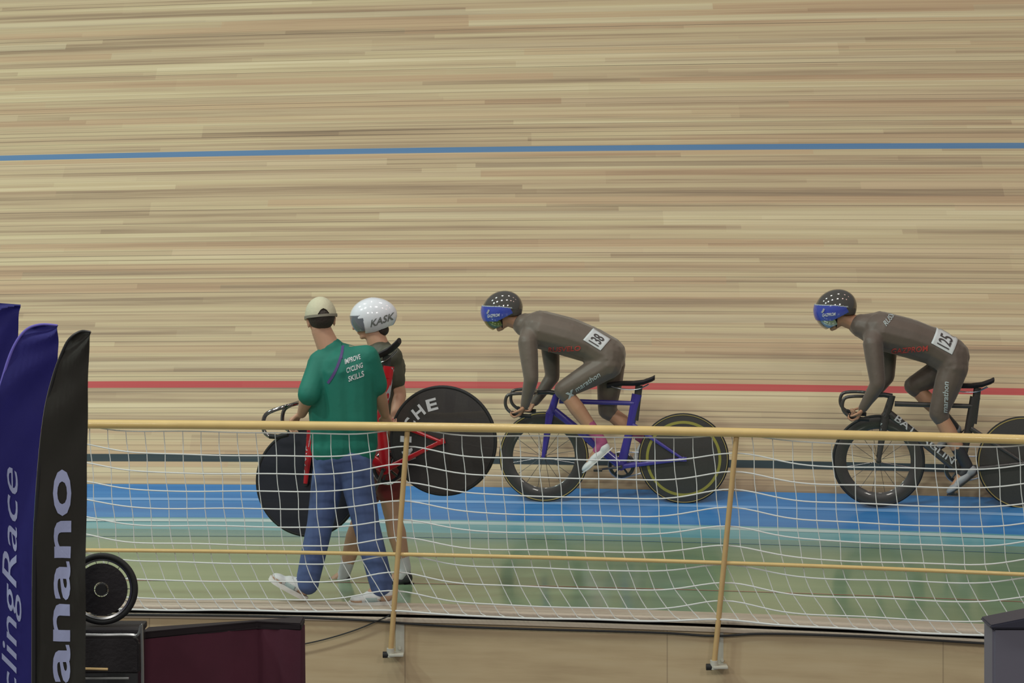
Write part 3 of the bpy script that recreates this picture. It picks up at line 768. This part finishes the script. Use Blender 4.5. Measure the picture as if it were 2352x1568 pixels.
slope = math.atan2(Yblue1(4)-Yblue1(-4), 8)
def ground(px, py):
    """the point of the blue band that shows at px, py"""
    lo, hi = 0.0, 1.0
    for _ in range(40):
        t = (lo+hi)/2; Y = 16.3
        for _ in range(6):
            x = col_at(px, Y); Y = Yblue0(x)+(Yblue1(x)-Yblue0(x))*t
        z = .045+.161*(.62*t+.38*t*t)
        if HZ+K*(HC-z)/Y > py: lo = t
        else: hi = t
    return Vector((col_at(px, Y), Y, z))
gA, gB = ground(1409, 1154), ground(2184, 1166)
bikeA = bicycle(gA, (0, 0, slope), 'purple track bicycle with yellow-lined wheels under the rider wearing number 138',
    dict(frame=M['purple'], fork=M['purple'], rdisc=M['carbon'], fstripe=[(.955, .975, M['gold_line'])], rstripe=[(.77, .83, M['olive_line']), (.955, .97, M['gold_line'])], stem=M['blackm']), 1.05, crank=.12)
bikeB = bicycle(gB, (0, 0, slope), 'all-black track bicycle with white down tube lettering under the rider at right edge',
    dict(frame=M['carbon'], fork=M['carbon'], rdisc=M['carbon'], rstripe=[(.95, .97, M['gold_line'])]), 1.05, crank=1.25)
# writing on the black frame, read from the head tube down
rt, fr, fk, f1, f2, g = bikeB
a, b = g(1287, 952), g(1415, 1050); d_ = (b-a).normalized(); up_ = Vector((0, 1, 0)).cross(d_).normalized()*-1
if up_.z < 0: up_ = -up_
text_on('lettering', 'BATTAGLIN', fr, a-up_*.024, b-a, up_*.048, M['letters'], fr, .003, .01)
text_on('lettering', 'BATTAGLIN', fk, g(1249, 1030, 0)+Vector((-.010, 0, 0)), g(1259, 965)-g(1249, 1030), Vector((-.022, 0, .003)), M['letters_dim'], fk, .003, .01)

# ------------------------------------------------------------------ riders
def rider(root_loc, label, J, suit, visor, num, thigh_txt, sock, shoes, extra):
    root = empty('person', root_loc, label, 'person', (0, 0, slope))
    def g(k, y=None):
        v = J[k]; return q(v[0], v[1], v[2] if len(v) > 2 else (y or 0))
    hd, hf, hu = g('head'), Vector((-.80, 0, -.42)), Vector((-.42, 0, .80))
    B = Blob(); head(B, hd, hf, hu)
    B.cap(g('neck'), hd+Vector((.03, 0, -.03)), .062, .055)
    B.cap(g('chest', -.07), g('lumbar', -.05), .125, .11); B.cap(g('chest', .07), g('lumbar', .05), .125, .11); B.cap(g('lumbar', .0), g('pelvis', 0), .11, .11)
    B.cap(g('neck'), g('chest'), .07, .11)
    for s_ in (-1, 1):
        n = 'n' if s_ < 0 else 'f'
        B.cap(g('chest', s_*.07), g('sho_'+n), .08, .055)
        B.cap(g('sho_'+n), g('elb_'+n), .052, .040, mid=.050); B.cap(g('elb_'+n), g('wri_'+n), .040, .026, mid=.038)
        dd = g('han_'+n)-g('wri_'+n)
        hand(B, g('wri_'+n)+dd.normalized()*.0, dd, Vector((-.75, -s_*.15, .5)), s_*1, 88, ln=.95)
        B.cap(g('pelvis', s_*.07), g('hip_'+n), .11, .095); B.cap(g('hip_'+n), g('kne_'+n), .088, .058, mid=.086); B.ball(g('kne_'+n), .06)
        B.cap(g('kne_'+n), g('ank_'+n), .052, .036, mid=.060)
        B.cap(g('ank_'+n), g('toe_'+n).lerp(g('ank_'+n), .3), .036, .03)
    body = B.build('body', M['skin_d'], root, .0065, 3); eyes(hd, hf, hu, body)
    e = .010; B = Blob()
    B.cap(g('neck')+Vector((.0, 0, -.005)), g('chest'), .080, .14); B.cap(g('chest'), g('lumbar'), .145, .14); B.cap(g('lumbar'), g('pelvis'), .14, .142)
    for s_ in (-1, 1):
        n = 'n' if s_ < 0 else 'f'
        B.cap(g('chest', s_*.075), g('mid', s_*.065), .142, .142); B.cap(g('mid', s_*.065), g('lumbar', s_*.055), .142, .134); B.cap(g('lumbar', s_*.055), g('pelvis', s_*.055), .134, .140)
        B.cap(g('neck', s_*.03)+Vector((.02, 0, -.01)), g('chest', s_*.06), .09, .142)
        B.cap(g('chest', s_*.08)+Vector((-.03, 0, .0)), g('sho_'+n), .10, .070)
        B.cap(g('sho_'+n), g('elb_'+n), .074, .056, mid=.070); B.cap(g('elb_'+n), g('wri_'+n), .056, .035, mid=.050)
        B.cap(g('pelvis', s_*.07), g('hip_'+n), .128, .112); B.cap(g('hip_'+n), g('kne_'+n), .106, .070, mid=.100)
        k, a = g('kne_'+n), g('ank_'+n); B.cap(k, k.lerp(a, .10), .070, .063)
    su = B.build('skinsuit', suit, root, .009, 4)
    for s_ in (-1, 1):
        n = 'n' if s_ < 0 else 'f'
        B = Blob(); k, a = g('kne_'+n), g('ank_'+n); B.cap(k.lerp(a, .62), a, .050, .041); B.cap(a, a+(g('toe_'+n)-a)*.3, .041, .036); B.build('sock', sock, root, .009, 2)
        hl, te = g('hee_'+n), g('toe_'+n); shoe('shoe', hl, te, Vector((.3, 0, 1)), shoes, root, .046, .085, .008, M['blackm'] if shoes is not M['shoe_w'] else None)
    # helmet
    hc = hd+hu*.030-hf*.022
    he = obj('helmet', shell(hc, hf, hu, (.160, .114, .138), lambda a, b, d: d-.6*a > -.34, .008), M['helm_d'], root)
    band = lambda a, b, d: (-.55 < d-.10*a < .30) and a > -.30 and not (d < -.24-.25*a-.1)
    obj('side_panel', shell(hc, hf, hu, (.164, .118, .141), lambda a, b, d: (-.66 < d-.6*a < .20-.18*max(0, -a)) and a > -.42 and d > -.42, .006), M['helm_b'], he)
    obj('hem_line', shell(hc, hf, hu, (.1655, .1195, .142), lambda a, b, d: (.19-.18*max(0, -a) < d-.6*a < .25-.18*max(0, -a)) and a > -.5, .003), M['letters_dim'], he)
    obj('visor', shell(hd+hf*.012, hf, hu, (.132, .098, .120), lambda a, b, d: -.62 < d < .30 and a > .10, .003), visor, he)
    bm = nbm(); tube(bm, catmull([hd+hu*.0+Vector((0, -.088, 0))-hf*.01, hd-hu*.06+hf*.02+Vector((0, -.068, 0)), hd-hu*.118+hf*.055, hd-hu*.06+hf*.02+Vector((0, .068, 0)), hd-hf*.01+Vector((0, .088, 0))], 5), .005, 6)
    obj('chin_strap', bm, M['rubber'], he)
    hx = [o for o in he.children if o.name.startswith('side_panel')][0]
    # brand mark and word on the blue panel
    u = Vector((1, 0, .12)).normalized(); o_ = hc+Vector((-.10, 0, -.055))
    text_on('lettering', 'GAZPROM', hx, o_, u*.095, Vector((0, 0, .022)), M['letters'], hx, .004, .01, .2)
    ribbon_on('emblem', [o_+Vector((-.004, 0, .028)), o_+Vector((.006, 0, .042)), o_+Vector((.012, 0, .058))], .013, hx, M['letters'], hx, .004)
    # race number, laid over the lower back
    bo, bu, bv = J['bib']; bo = q(*bo); bu = Vector((bu[0]/S, 0, -bu[1]/S)); bv = Vector((bv[0]/S, 0, -bv[1]/S))
    nb = link('race_number', lay(grid_mesh(12, 10), su, bo, bu, bv, .006), M['letters'], root)
    text_on('digits', num, nb, bo+bu*.16+bv*.2, bu*.68, bv*.58, M['letters_dark'], nb, .004, .01)
    for (t, o0, uu, vv, mm, bo_) in extra:
        text_on('lettering', t, su, q(*o0), Vector((uu[0]/S, 0, -uu[1]/S)), Vector((vv[0]/S, 0, -vv[1]/S)), M[mm], su, .004, bo_, .2)
    return root, su
JA = dict(head=(1150, 722), neck=(1198, 744), chest=(1238, 757), mid=(1304, 773), lumbar=(1356, 792), pelvis=(1396, 816),
          sho_n=(1216, 782, -.19), sho_f=(1256, 784, .19), elb_n=(1226, 866, -.24), elb_f=(1262, 872, .23),
          wri_n=(1210, 928, -.19), wri_f=(1222, 930, .19), han_n=(1196, 956, -.19), han_f=(1204, 958, .19),
          hip_n=(1398, 836, -.10), hip_f=(1402, 840, .10), kne_n=(1296, 893, -.125), kne_f=(1392, 946, .11),
          ank_n=(1386, 1014, -.115), ank_f=(1486, 1018, .115), hee_n=(1409, 1026, -.12), hee_f=(1506, 1022, .12), toe_n=(1343, 1084, -.12), toe_f=(1447, 1080, .12),
          bib=((1343, 768), (18, -17), (-0, 0)))
JA['bib'] = ((1383, 801), (21, -24), (-40, -24))
rider(gA, 'person in a dark skinsuit with magenta socks and white shoes, crouched on the purple bicycle', JA, M['suit'], M['visor'], '138', '', M['sock_p'], M['shoe_w'],
      [('marathon', (1328, 896), (56, -38), (-6, -9), 'letters_dim', .01), ('RUSVELO', (1262, 806), (76, -5), (-1, -11), 'letters_red', .01),
       ('x', (1308, 915), (20, -12), (-8, -14), 'letters_dim', .03)])
dx, dy = 0, 0
JB = dict(JA)
JB.update(head=(1201-50, 722-4), neck=(1204, 744), chest=(1252, 757), mid=(1316, 773), lumbar=(1368, 791), pelvis=(1408, 814),
          kne_n=(1378, 938, -.12), kne_f=(1328, 884, .12), hip_n=(1412, 838, -.10), hip_f=(1412, 838, .10),
          sho_n=(1232, 782, -.19), sho_f=(1272, 786, .19), elb_n=(1242, 872, -.24), elb_f=(1272, 866, .22),
          ank_n=(1443, 1058, -.115), hee_n=(1468, 1068, -.12), toe_n=(1400, 1123, -.12),
          ank_f=(1420, 978, .115), hee_f=(1442, 984, .12), toe_f=(1382, 1034, .12), bib=((1406, 806), (16, -33), (-46, -25)))
rider(gB, 'person in a dark skinsuit numbered 125, crouched on the black bicycle at right edge', JB, M['suit_b'], M['visor_s'], '125', '', M['dark_shoe'], M['grey_shoe'],
      [('marathon', (1396, 936), (3, -70), (-12, 0), 'letters_dim', .01), ('GAZPROM', (1275, 806), (80, -8), (-2, -12), 'letters_red', .01), ('RUSSIA', (1262, 744), (26, -30), (-8, -8), 'letters_dim', .01)])

# ------------------------------------------------------------------ the carried red bicycle
YC = 13.42; SC = K/YC
rw_, fw_ = (1019, 1008), (704, 1112)
yaw = math.radians(-12); wbC = math.hypot((rw_[0]-fw_[0])/SC/math.cos(yaw), (rw_[1]-fw_[1])/SC)
pitch = -math.asin((fw_[1]-rw_[1])/SC/wbC)
Rm = Euler((0, 0, yaw)).to_matrix() @ Euler((0, pitch, 0)).to_matrix()
midp = P((rw_[0]+fw_[0])/2, (rw_[1]+fw_[1])/2, YC); locC = midp-Rm @ Vector((0, 0, .339))
bikeC = bicycle(locC, Rm.to_euler(), 'glossy red and white track bicycle with black disc wheels, carried tilted by the walking pair',
    dict(frame=M['redp'], fork=M['redp'], fdisc=M['navydisc'], rdisc=M['carbon'], bar=M['dark_chrome'], stem=M['blackm'], post=M['carbon'], steep=.14, seat_x=.11, seat_z=.06), wbC, crank=.9)
rt, fr, fk, f1, f2, g = bikeC
Ri = Rm.inverted()
def toC(px, py, Y=YC): return Ri @ (P(px, py, Y)-locC)
# white tyre-maker's arc of letters on the rear disc
dsc = [o for o in f2.children if o.name.startswith('disc')][0]; cR = Vector((wbC/2, 0, .339))
for i, ch_ in enumerate('MICHE'):
    a = math.radians(186-27*i+pitch*0); a = math.radians(184-24*i)
    o_ = cR+Vector((math.cos(a), 0, math.sin(a)))*.195; ur = Vector((math.cos(a), 0, math.sin(a))); ut = Vector((math.sin(a), 0, -math.cos(a)))
    wd = .04 if ch_ == 'I' else .075
    text_on('lettering', ch_, dsc, o_-ut*wd/2, ut*wd*.9, ur*.072, M['letters'], dsc, .003, .025)
# white wedges at the seat cluster and the fork crown
for pts_, tgt in (([(1470, 896), (1476, 912), (1474, 930), (1462, 955)], fr), ([(1262, 940), (1256, 965), (1251, 985)], fk)):
    ribbon_on('white_panel', [g(*p) for p in pts_], .034, tgt, M['whitep'], tgt, .003)
text_on('lettering', 'SWIFT', fk, g(1247, 1035), g(1257, 970)-g(1247, 1035), Vector((-.02, 0, .003)), M['letters'], fk, .003, .0)

# ------------------------------------------------------------------ the walking pair
def walker(Y, foot_py, cx, label, build):
    base = P(cx, foot_py, Y); base.z = 0
    root = empty('person', base, label, 'person')
    def g(px, py, y=0.0):
        yy = Y+y; return P(px, py, yy)-base
    build(root, g); return root
def man(root, g):
    c = g(737, 735, 0); f, u = Vector((-.25, .95, -.12)), Vector((-.08, .08, 1))
    B = Blob(); head(B, c, f, u, 1.0)
    B.cap(c+Vector((.0, -.01, -.05)), g(756, 800), .060, .070)
    sL, sR = g(737, 832, -.02), g(842, 820, -.06); eL, wL = g(709, 908, -.12), g(693, 950, .10); eR, wR = g(868, 896, .0), g(884, 950, .20)
    B.cap(g(755, 812), sL, .06, .055); B.cap(g(775, 812), sR, .06, .055); B.cap(g(776, 850, .03), g(790, 1030, .02), .10, .10)
    B.cap(sL, eL, .053, .044); B.cap(eL, wL, .044, .029, mid=.044); B.cap(sR, eR, .053, .044); B.cap(eR, wR, .044, .029, mid=.044)
    hand(B, wL, g(676, 962, .16)-wL, Vector((-.2, .35, -1)), 1, 70); hand(B, wR, g(893, 975, .24)-wR, Vector((.3, .8, -.4)), -1, 70)
    hL, hR = g(762, 1058, .04), g(812, 1058, -.04); kL, kR = g(735, 1205, .03), g(842, 1208, -.03); aL, aR = g(707, 1332, .02), g(876, 1340, -.05)
    for h, k, a in ((hL, kL, aL), (hR, kR, aR)): B.cap(h, k, .085, .055, mid=.08); B.cap(k, a, .052, .036, mid=.055)
    B.cap(aL, g(665, 1345, .02), .034, .03); B.cap(aR, g(845, 1372, -.05), .034, .03)
    body = B.build('body', M['skin'], root, .0065, 3); eyes(c, f, u, body)
    B = Blob()      # t-shirt
    B.cap(g(762, 806), g(790, 850), .085, .165); B.cap(sL, sR, .078, .075)
    B.cap(g(748, 850, .0), g(760, 1030, .01), .125, .115); B.cap(g(815, 848, -.03), g(822, 1025, -.02), .132, .12); B.cap(g(785, 850, .05), g(790, 1030, .05), .13, .12)
    B.cap(sL, sL.lerp(eL, .96), .075, .072); B.cap(sR, sR.lerp(eR, .85), .076, .070)
    B.cap(g(758, 1026, .01), g(820, 1030, -.01), .122, .122); B.cap(g(780, 850, -.02), g(790, 1025, -.02), .14, .125)
    ts = B.build('t_shirt', M['tshirt'], root, .009, 5)
    ribbon_on('piping', [g(779, 786, -.3), g(780, 812, -.3), g(774, 836, -.3), g(763, 862, -.3), g(748, 885, -.3)], .016, ts, M['seam'], ts, .003)
    for t, (x0, y0), (x1, y1), h in (('IMPROVE', (788, 841), (824, 829), 11), ('CYCLING', (792, 861), (829, 848), 11), ('SKILLS', (797, 881), (832, 868), 12)):
        o_ = g(x0, y0, -.3); text_on('lettering', t, ts, o_, g(x1, y1, -.3)-o_, Vector((-.004, 0, h/K*13)), M['letters'], ts, .004, .012)
    B = Blob()
    B.cap(g(764, 1052, .03), g(812, 1052, -.02), .122, .124)
    for h, k, a in ((hL, kL, aL), (hR, kR, aR)):
        B.cap(h, k, .108, .080, mid=.100); B.cap(k, a.lerp(k, .02)+Vector((0, 0, .0)), .080, .072, mid=.078); B.ball(a+Vector((0, 0, -.02)), .068)
    B.build('jeans', M['jeans'], root, .010, 4)
    pan = [(.02, .28, .022, .06, M['shoe_t']), (.36, .62, .022, .052, M['shoe_g']), (.70, .98, .024, .040, M['shoe_t'])]
    shoe('shoe', g(702, 1379, .02), g(617, 1332, .02), Vector((.5, 0, .87)), M['shoe_w'], root, .05, .08, .026, None, pan)
    shoe('shoe', g(905, 1388, -.06), g(803, 1392, -.05), Vector((0, 0, 1)), M['shoe_w'], root, .05, .08, .026, None, pan)
    # hair below the cap, cap with its back opening and strap, brim to the front
    B = Blob(); R_ = rotm(f, u); B.ball(c+R_ @ Vector((-.022, 0, .02)), (.095, .081, .085), R_); hr = B.build('hair', M['hair'], root, .007, 2)
    bm = nbm(); bm.from_mesh(hr.data)
    bmesh.ops.delete(bm, geom=[v for v in bm.verts if (R_.transposed() @ (v.co-c)).x > .015 or (R_.transposed() @ (v.co-c)).z < -.055], context='VERTS'); bm.to_mesh(hr.data); bm.free()
    cc = c+R_ @ Vector((-.008, 0, .022))
    cp = obj('cap', shell(cc, f, u, (.113, .094, .118), lambda a, b, d: d > -.02 and not (a < 0 and d < .34-1.9*b*b), .003), M['cap'], root)
    bm = shell(cc, f, u, (.114, .0955, .119), lambda a, b, d: -.06 < d < .05 and a < .2, .003); obj('strap', bm, M['strap'], cp)
    bm = nbm(); n = 14; A_, B_ = [], []
    for k in range(n+1):
        t = -1.15+2.3*k/n; A_.append(bm.verts.new(cc+R_ @ Vector((.112*math.cos(t), .093*math.sin(t), .0)))); B_.append(bm.verts.new(cc+R_ @ Vector((.112*math.cos(t)+.075*math.cos(t*.8), .093*math.sin(t)*1.0, -.018*math.cos(t)))))
    for k in range(n): bm.faces.new((A_[k], A_[k+1], B_[k+1], B_[k]))
    bmesh.ops.solidify(bm, geom=list(bm.faces), thickness=.003); obj('brim', bm, M['cap'], cp)
walker(13.0, 1385, 770, 'person in green jersey, cream cap and blue jeans, back turned, walking with the red bicycle', man)
def racer(root, g):
    c = g(848, 733, 0); f, u = Vector((-.93, -.05, -.28)), Vector((-.25, 0, .95))
    B = Blob(); head(B, c, f, u)
    B.cap(c+Vector((.02, 0, -.05)), g(870, 796), .058, .068)
    sN, sF = g(896, 822, -.15), g(872, 822, .17); eN, wN = g(918, 905, -.13), g(905, 972, -.22); eF, wF = g(862, 912, .18), g(820, 960, .05)
    B.cap(g(870, 805), sN, .06, .055); B.cap(g(870, 805), sF, .06, .055); B.cap(g(878, 850), g(884, 1020), .13, .125)
    for s_, e_, w_ in ((sN, eN, wN), (sF, eF, wF)): B.cap(s_, e_, .052, .043); B.cap(e_, w_, .043, .028, mid=.042)
    hand(B, wN, Vector((-.35, -.1, -1)), Vector((-.7, .6, 0)), 1, 65); hand(B, wF, Vector((-.7, -.3, -.6)), Vector((-.2, -.9, 0)), -1, 65)
    hN, hF = g(884, 1042, -.09), g(872, 1042, .09); kN, kF = g(901, 1180, -.10), g(828, 1190, .10); aN, aF = g(930, 1306, -.10), g(790, 1318, .10)
    for h, k, a in ((hN, kN, aN), (hF, kF, aF)): B.cap(h, k, .088, .056, mid=.084); B.cap(k, a, .053, .036, mid=.060)
    B.cap(aN, g(900, 1335, -.1), .034, .03); B.cap(aF, g(765, 1335, .1), .034, .03)
    body = B.build('body', M['skin'], root, .0065, 3); eyes(c, f, u, body)
    B = Blob(); B.cap(g(872, 808), g(880, 850), .090, .15)
    for s_, y in ((-1, -.06), (1, .06)): B.cap(g(878, 850, y), g(884, 985, y), .132, .118)
    B.cap(sN, sF, .084, .084); B.cap(g(872, 812, -.09), g(872, 812, .09), .075, .075); B.cap(sN, sN.lerp(eN, .62), .070, .062); B.cap(sF, sF.lerp(eF, .62), .070, .062)
    je = B.build('jersey', M['olive'], root, .009, 4)
    B = Blob(); B.cap(g(884, 985, -.05), g(884, 1045, -.05), .126, .135); B.cap(g(882, 985, .05), g(880, 1045, .05), .126, .135)
    for h, k in ((hN, kN), (hF, kF)): B.cap(h, h.lerp(k, .62), .110, .088)
    B.build('shorts', M['dred'], root, .009, 4)
    for a, k in ((aN, kN), (aF, kF)):
        B = Blob(); B.cap(a.lerp(k, .22), a, .045, .041); B.cap(a, a+Vector((-.03, 0, -.05)), .041, .038); B.build('sock', M['sock_w'], root, .009, 2)
    shoe('shoe', g(950, 1341, -.10), g(866, 1352, -.10), Vector((0, 0, 1)), M['dark_shoe'], root, .042, .06, .01, M['blackm'])
    shoe('shoe', g(806, 1349, .10), g(726, 1350, .10), Vector((0, 0, 1)), M['dark_shoe'], root, .042, .06, .01, M['blackm'])
    R_ = rotm(f, u); B = Blob(); B.ball(c+R_ @ Vector((-.03, 0, -.005)), (.092, .083, .092), R_); B.ball(c+R_ @ Vector((-.058, 0, -.088)), (.045, .058, .042), R_); hr = B.build('hair', M['hair'], root, .007, 2)
    bm = nbm(); bm.from_mesh(hr.data); bmesh.ops.delete(bm, geom=[v for v in bm.verts if (R_.transposed() @ (v.co-c)).x > -.01], context='VERTS'); bm.to_mesh(hr.data); bm.free()
    hc = g(858, 725, 0)
    def warp(a, b, d): return (a, b*(1-.12*max(0, -a)), d*(1-.10*max(0, -a)) if d > 0 else d*(1.05+.08*a))
    hl = obj('helmet', shell(hc, Vector((-1, 0, -.12)), Vector((-.12, 0, 1)), (.150, .112, .118), lambda a, b, d: d > -.80+.25*max(0, -a) and not (a > .40 and d < -.02), .007, warp), M['helm_w'], root)
    obj('visor', shell(hc, Vector((-1, 0, -.12)), Vector((-.12, 0, 1)), (.149, .108, .135), lambda a, b, d: -.62 < d < .12 and a > .40, .003, None), M['visor_g'], hl)
    o_ = g(846, 755, -.3); text_on('lettering', 'KASK', hl, o_, g(898, 738, -.3)-o_, Vector((.008, 0, .046)), M['letters_grey'], hl, .004, .015)
walker(13.75, 1345, 862, 'person in glossy white helmet, dark jersey and red shorts walking beyond the red bicycle', racer)
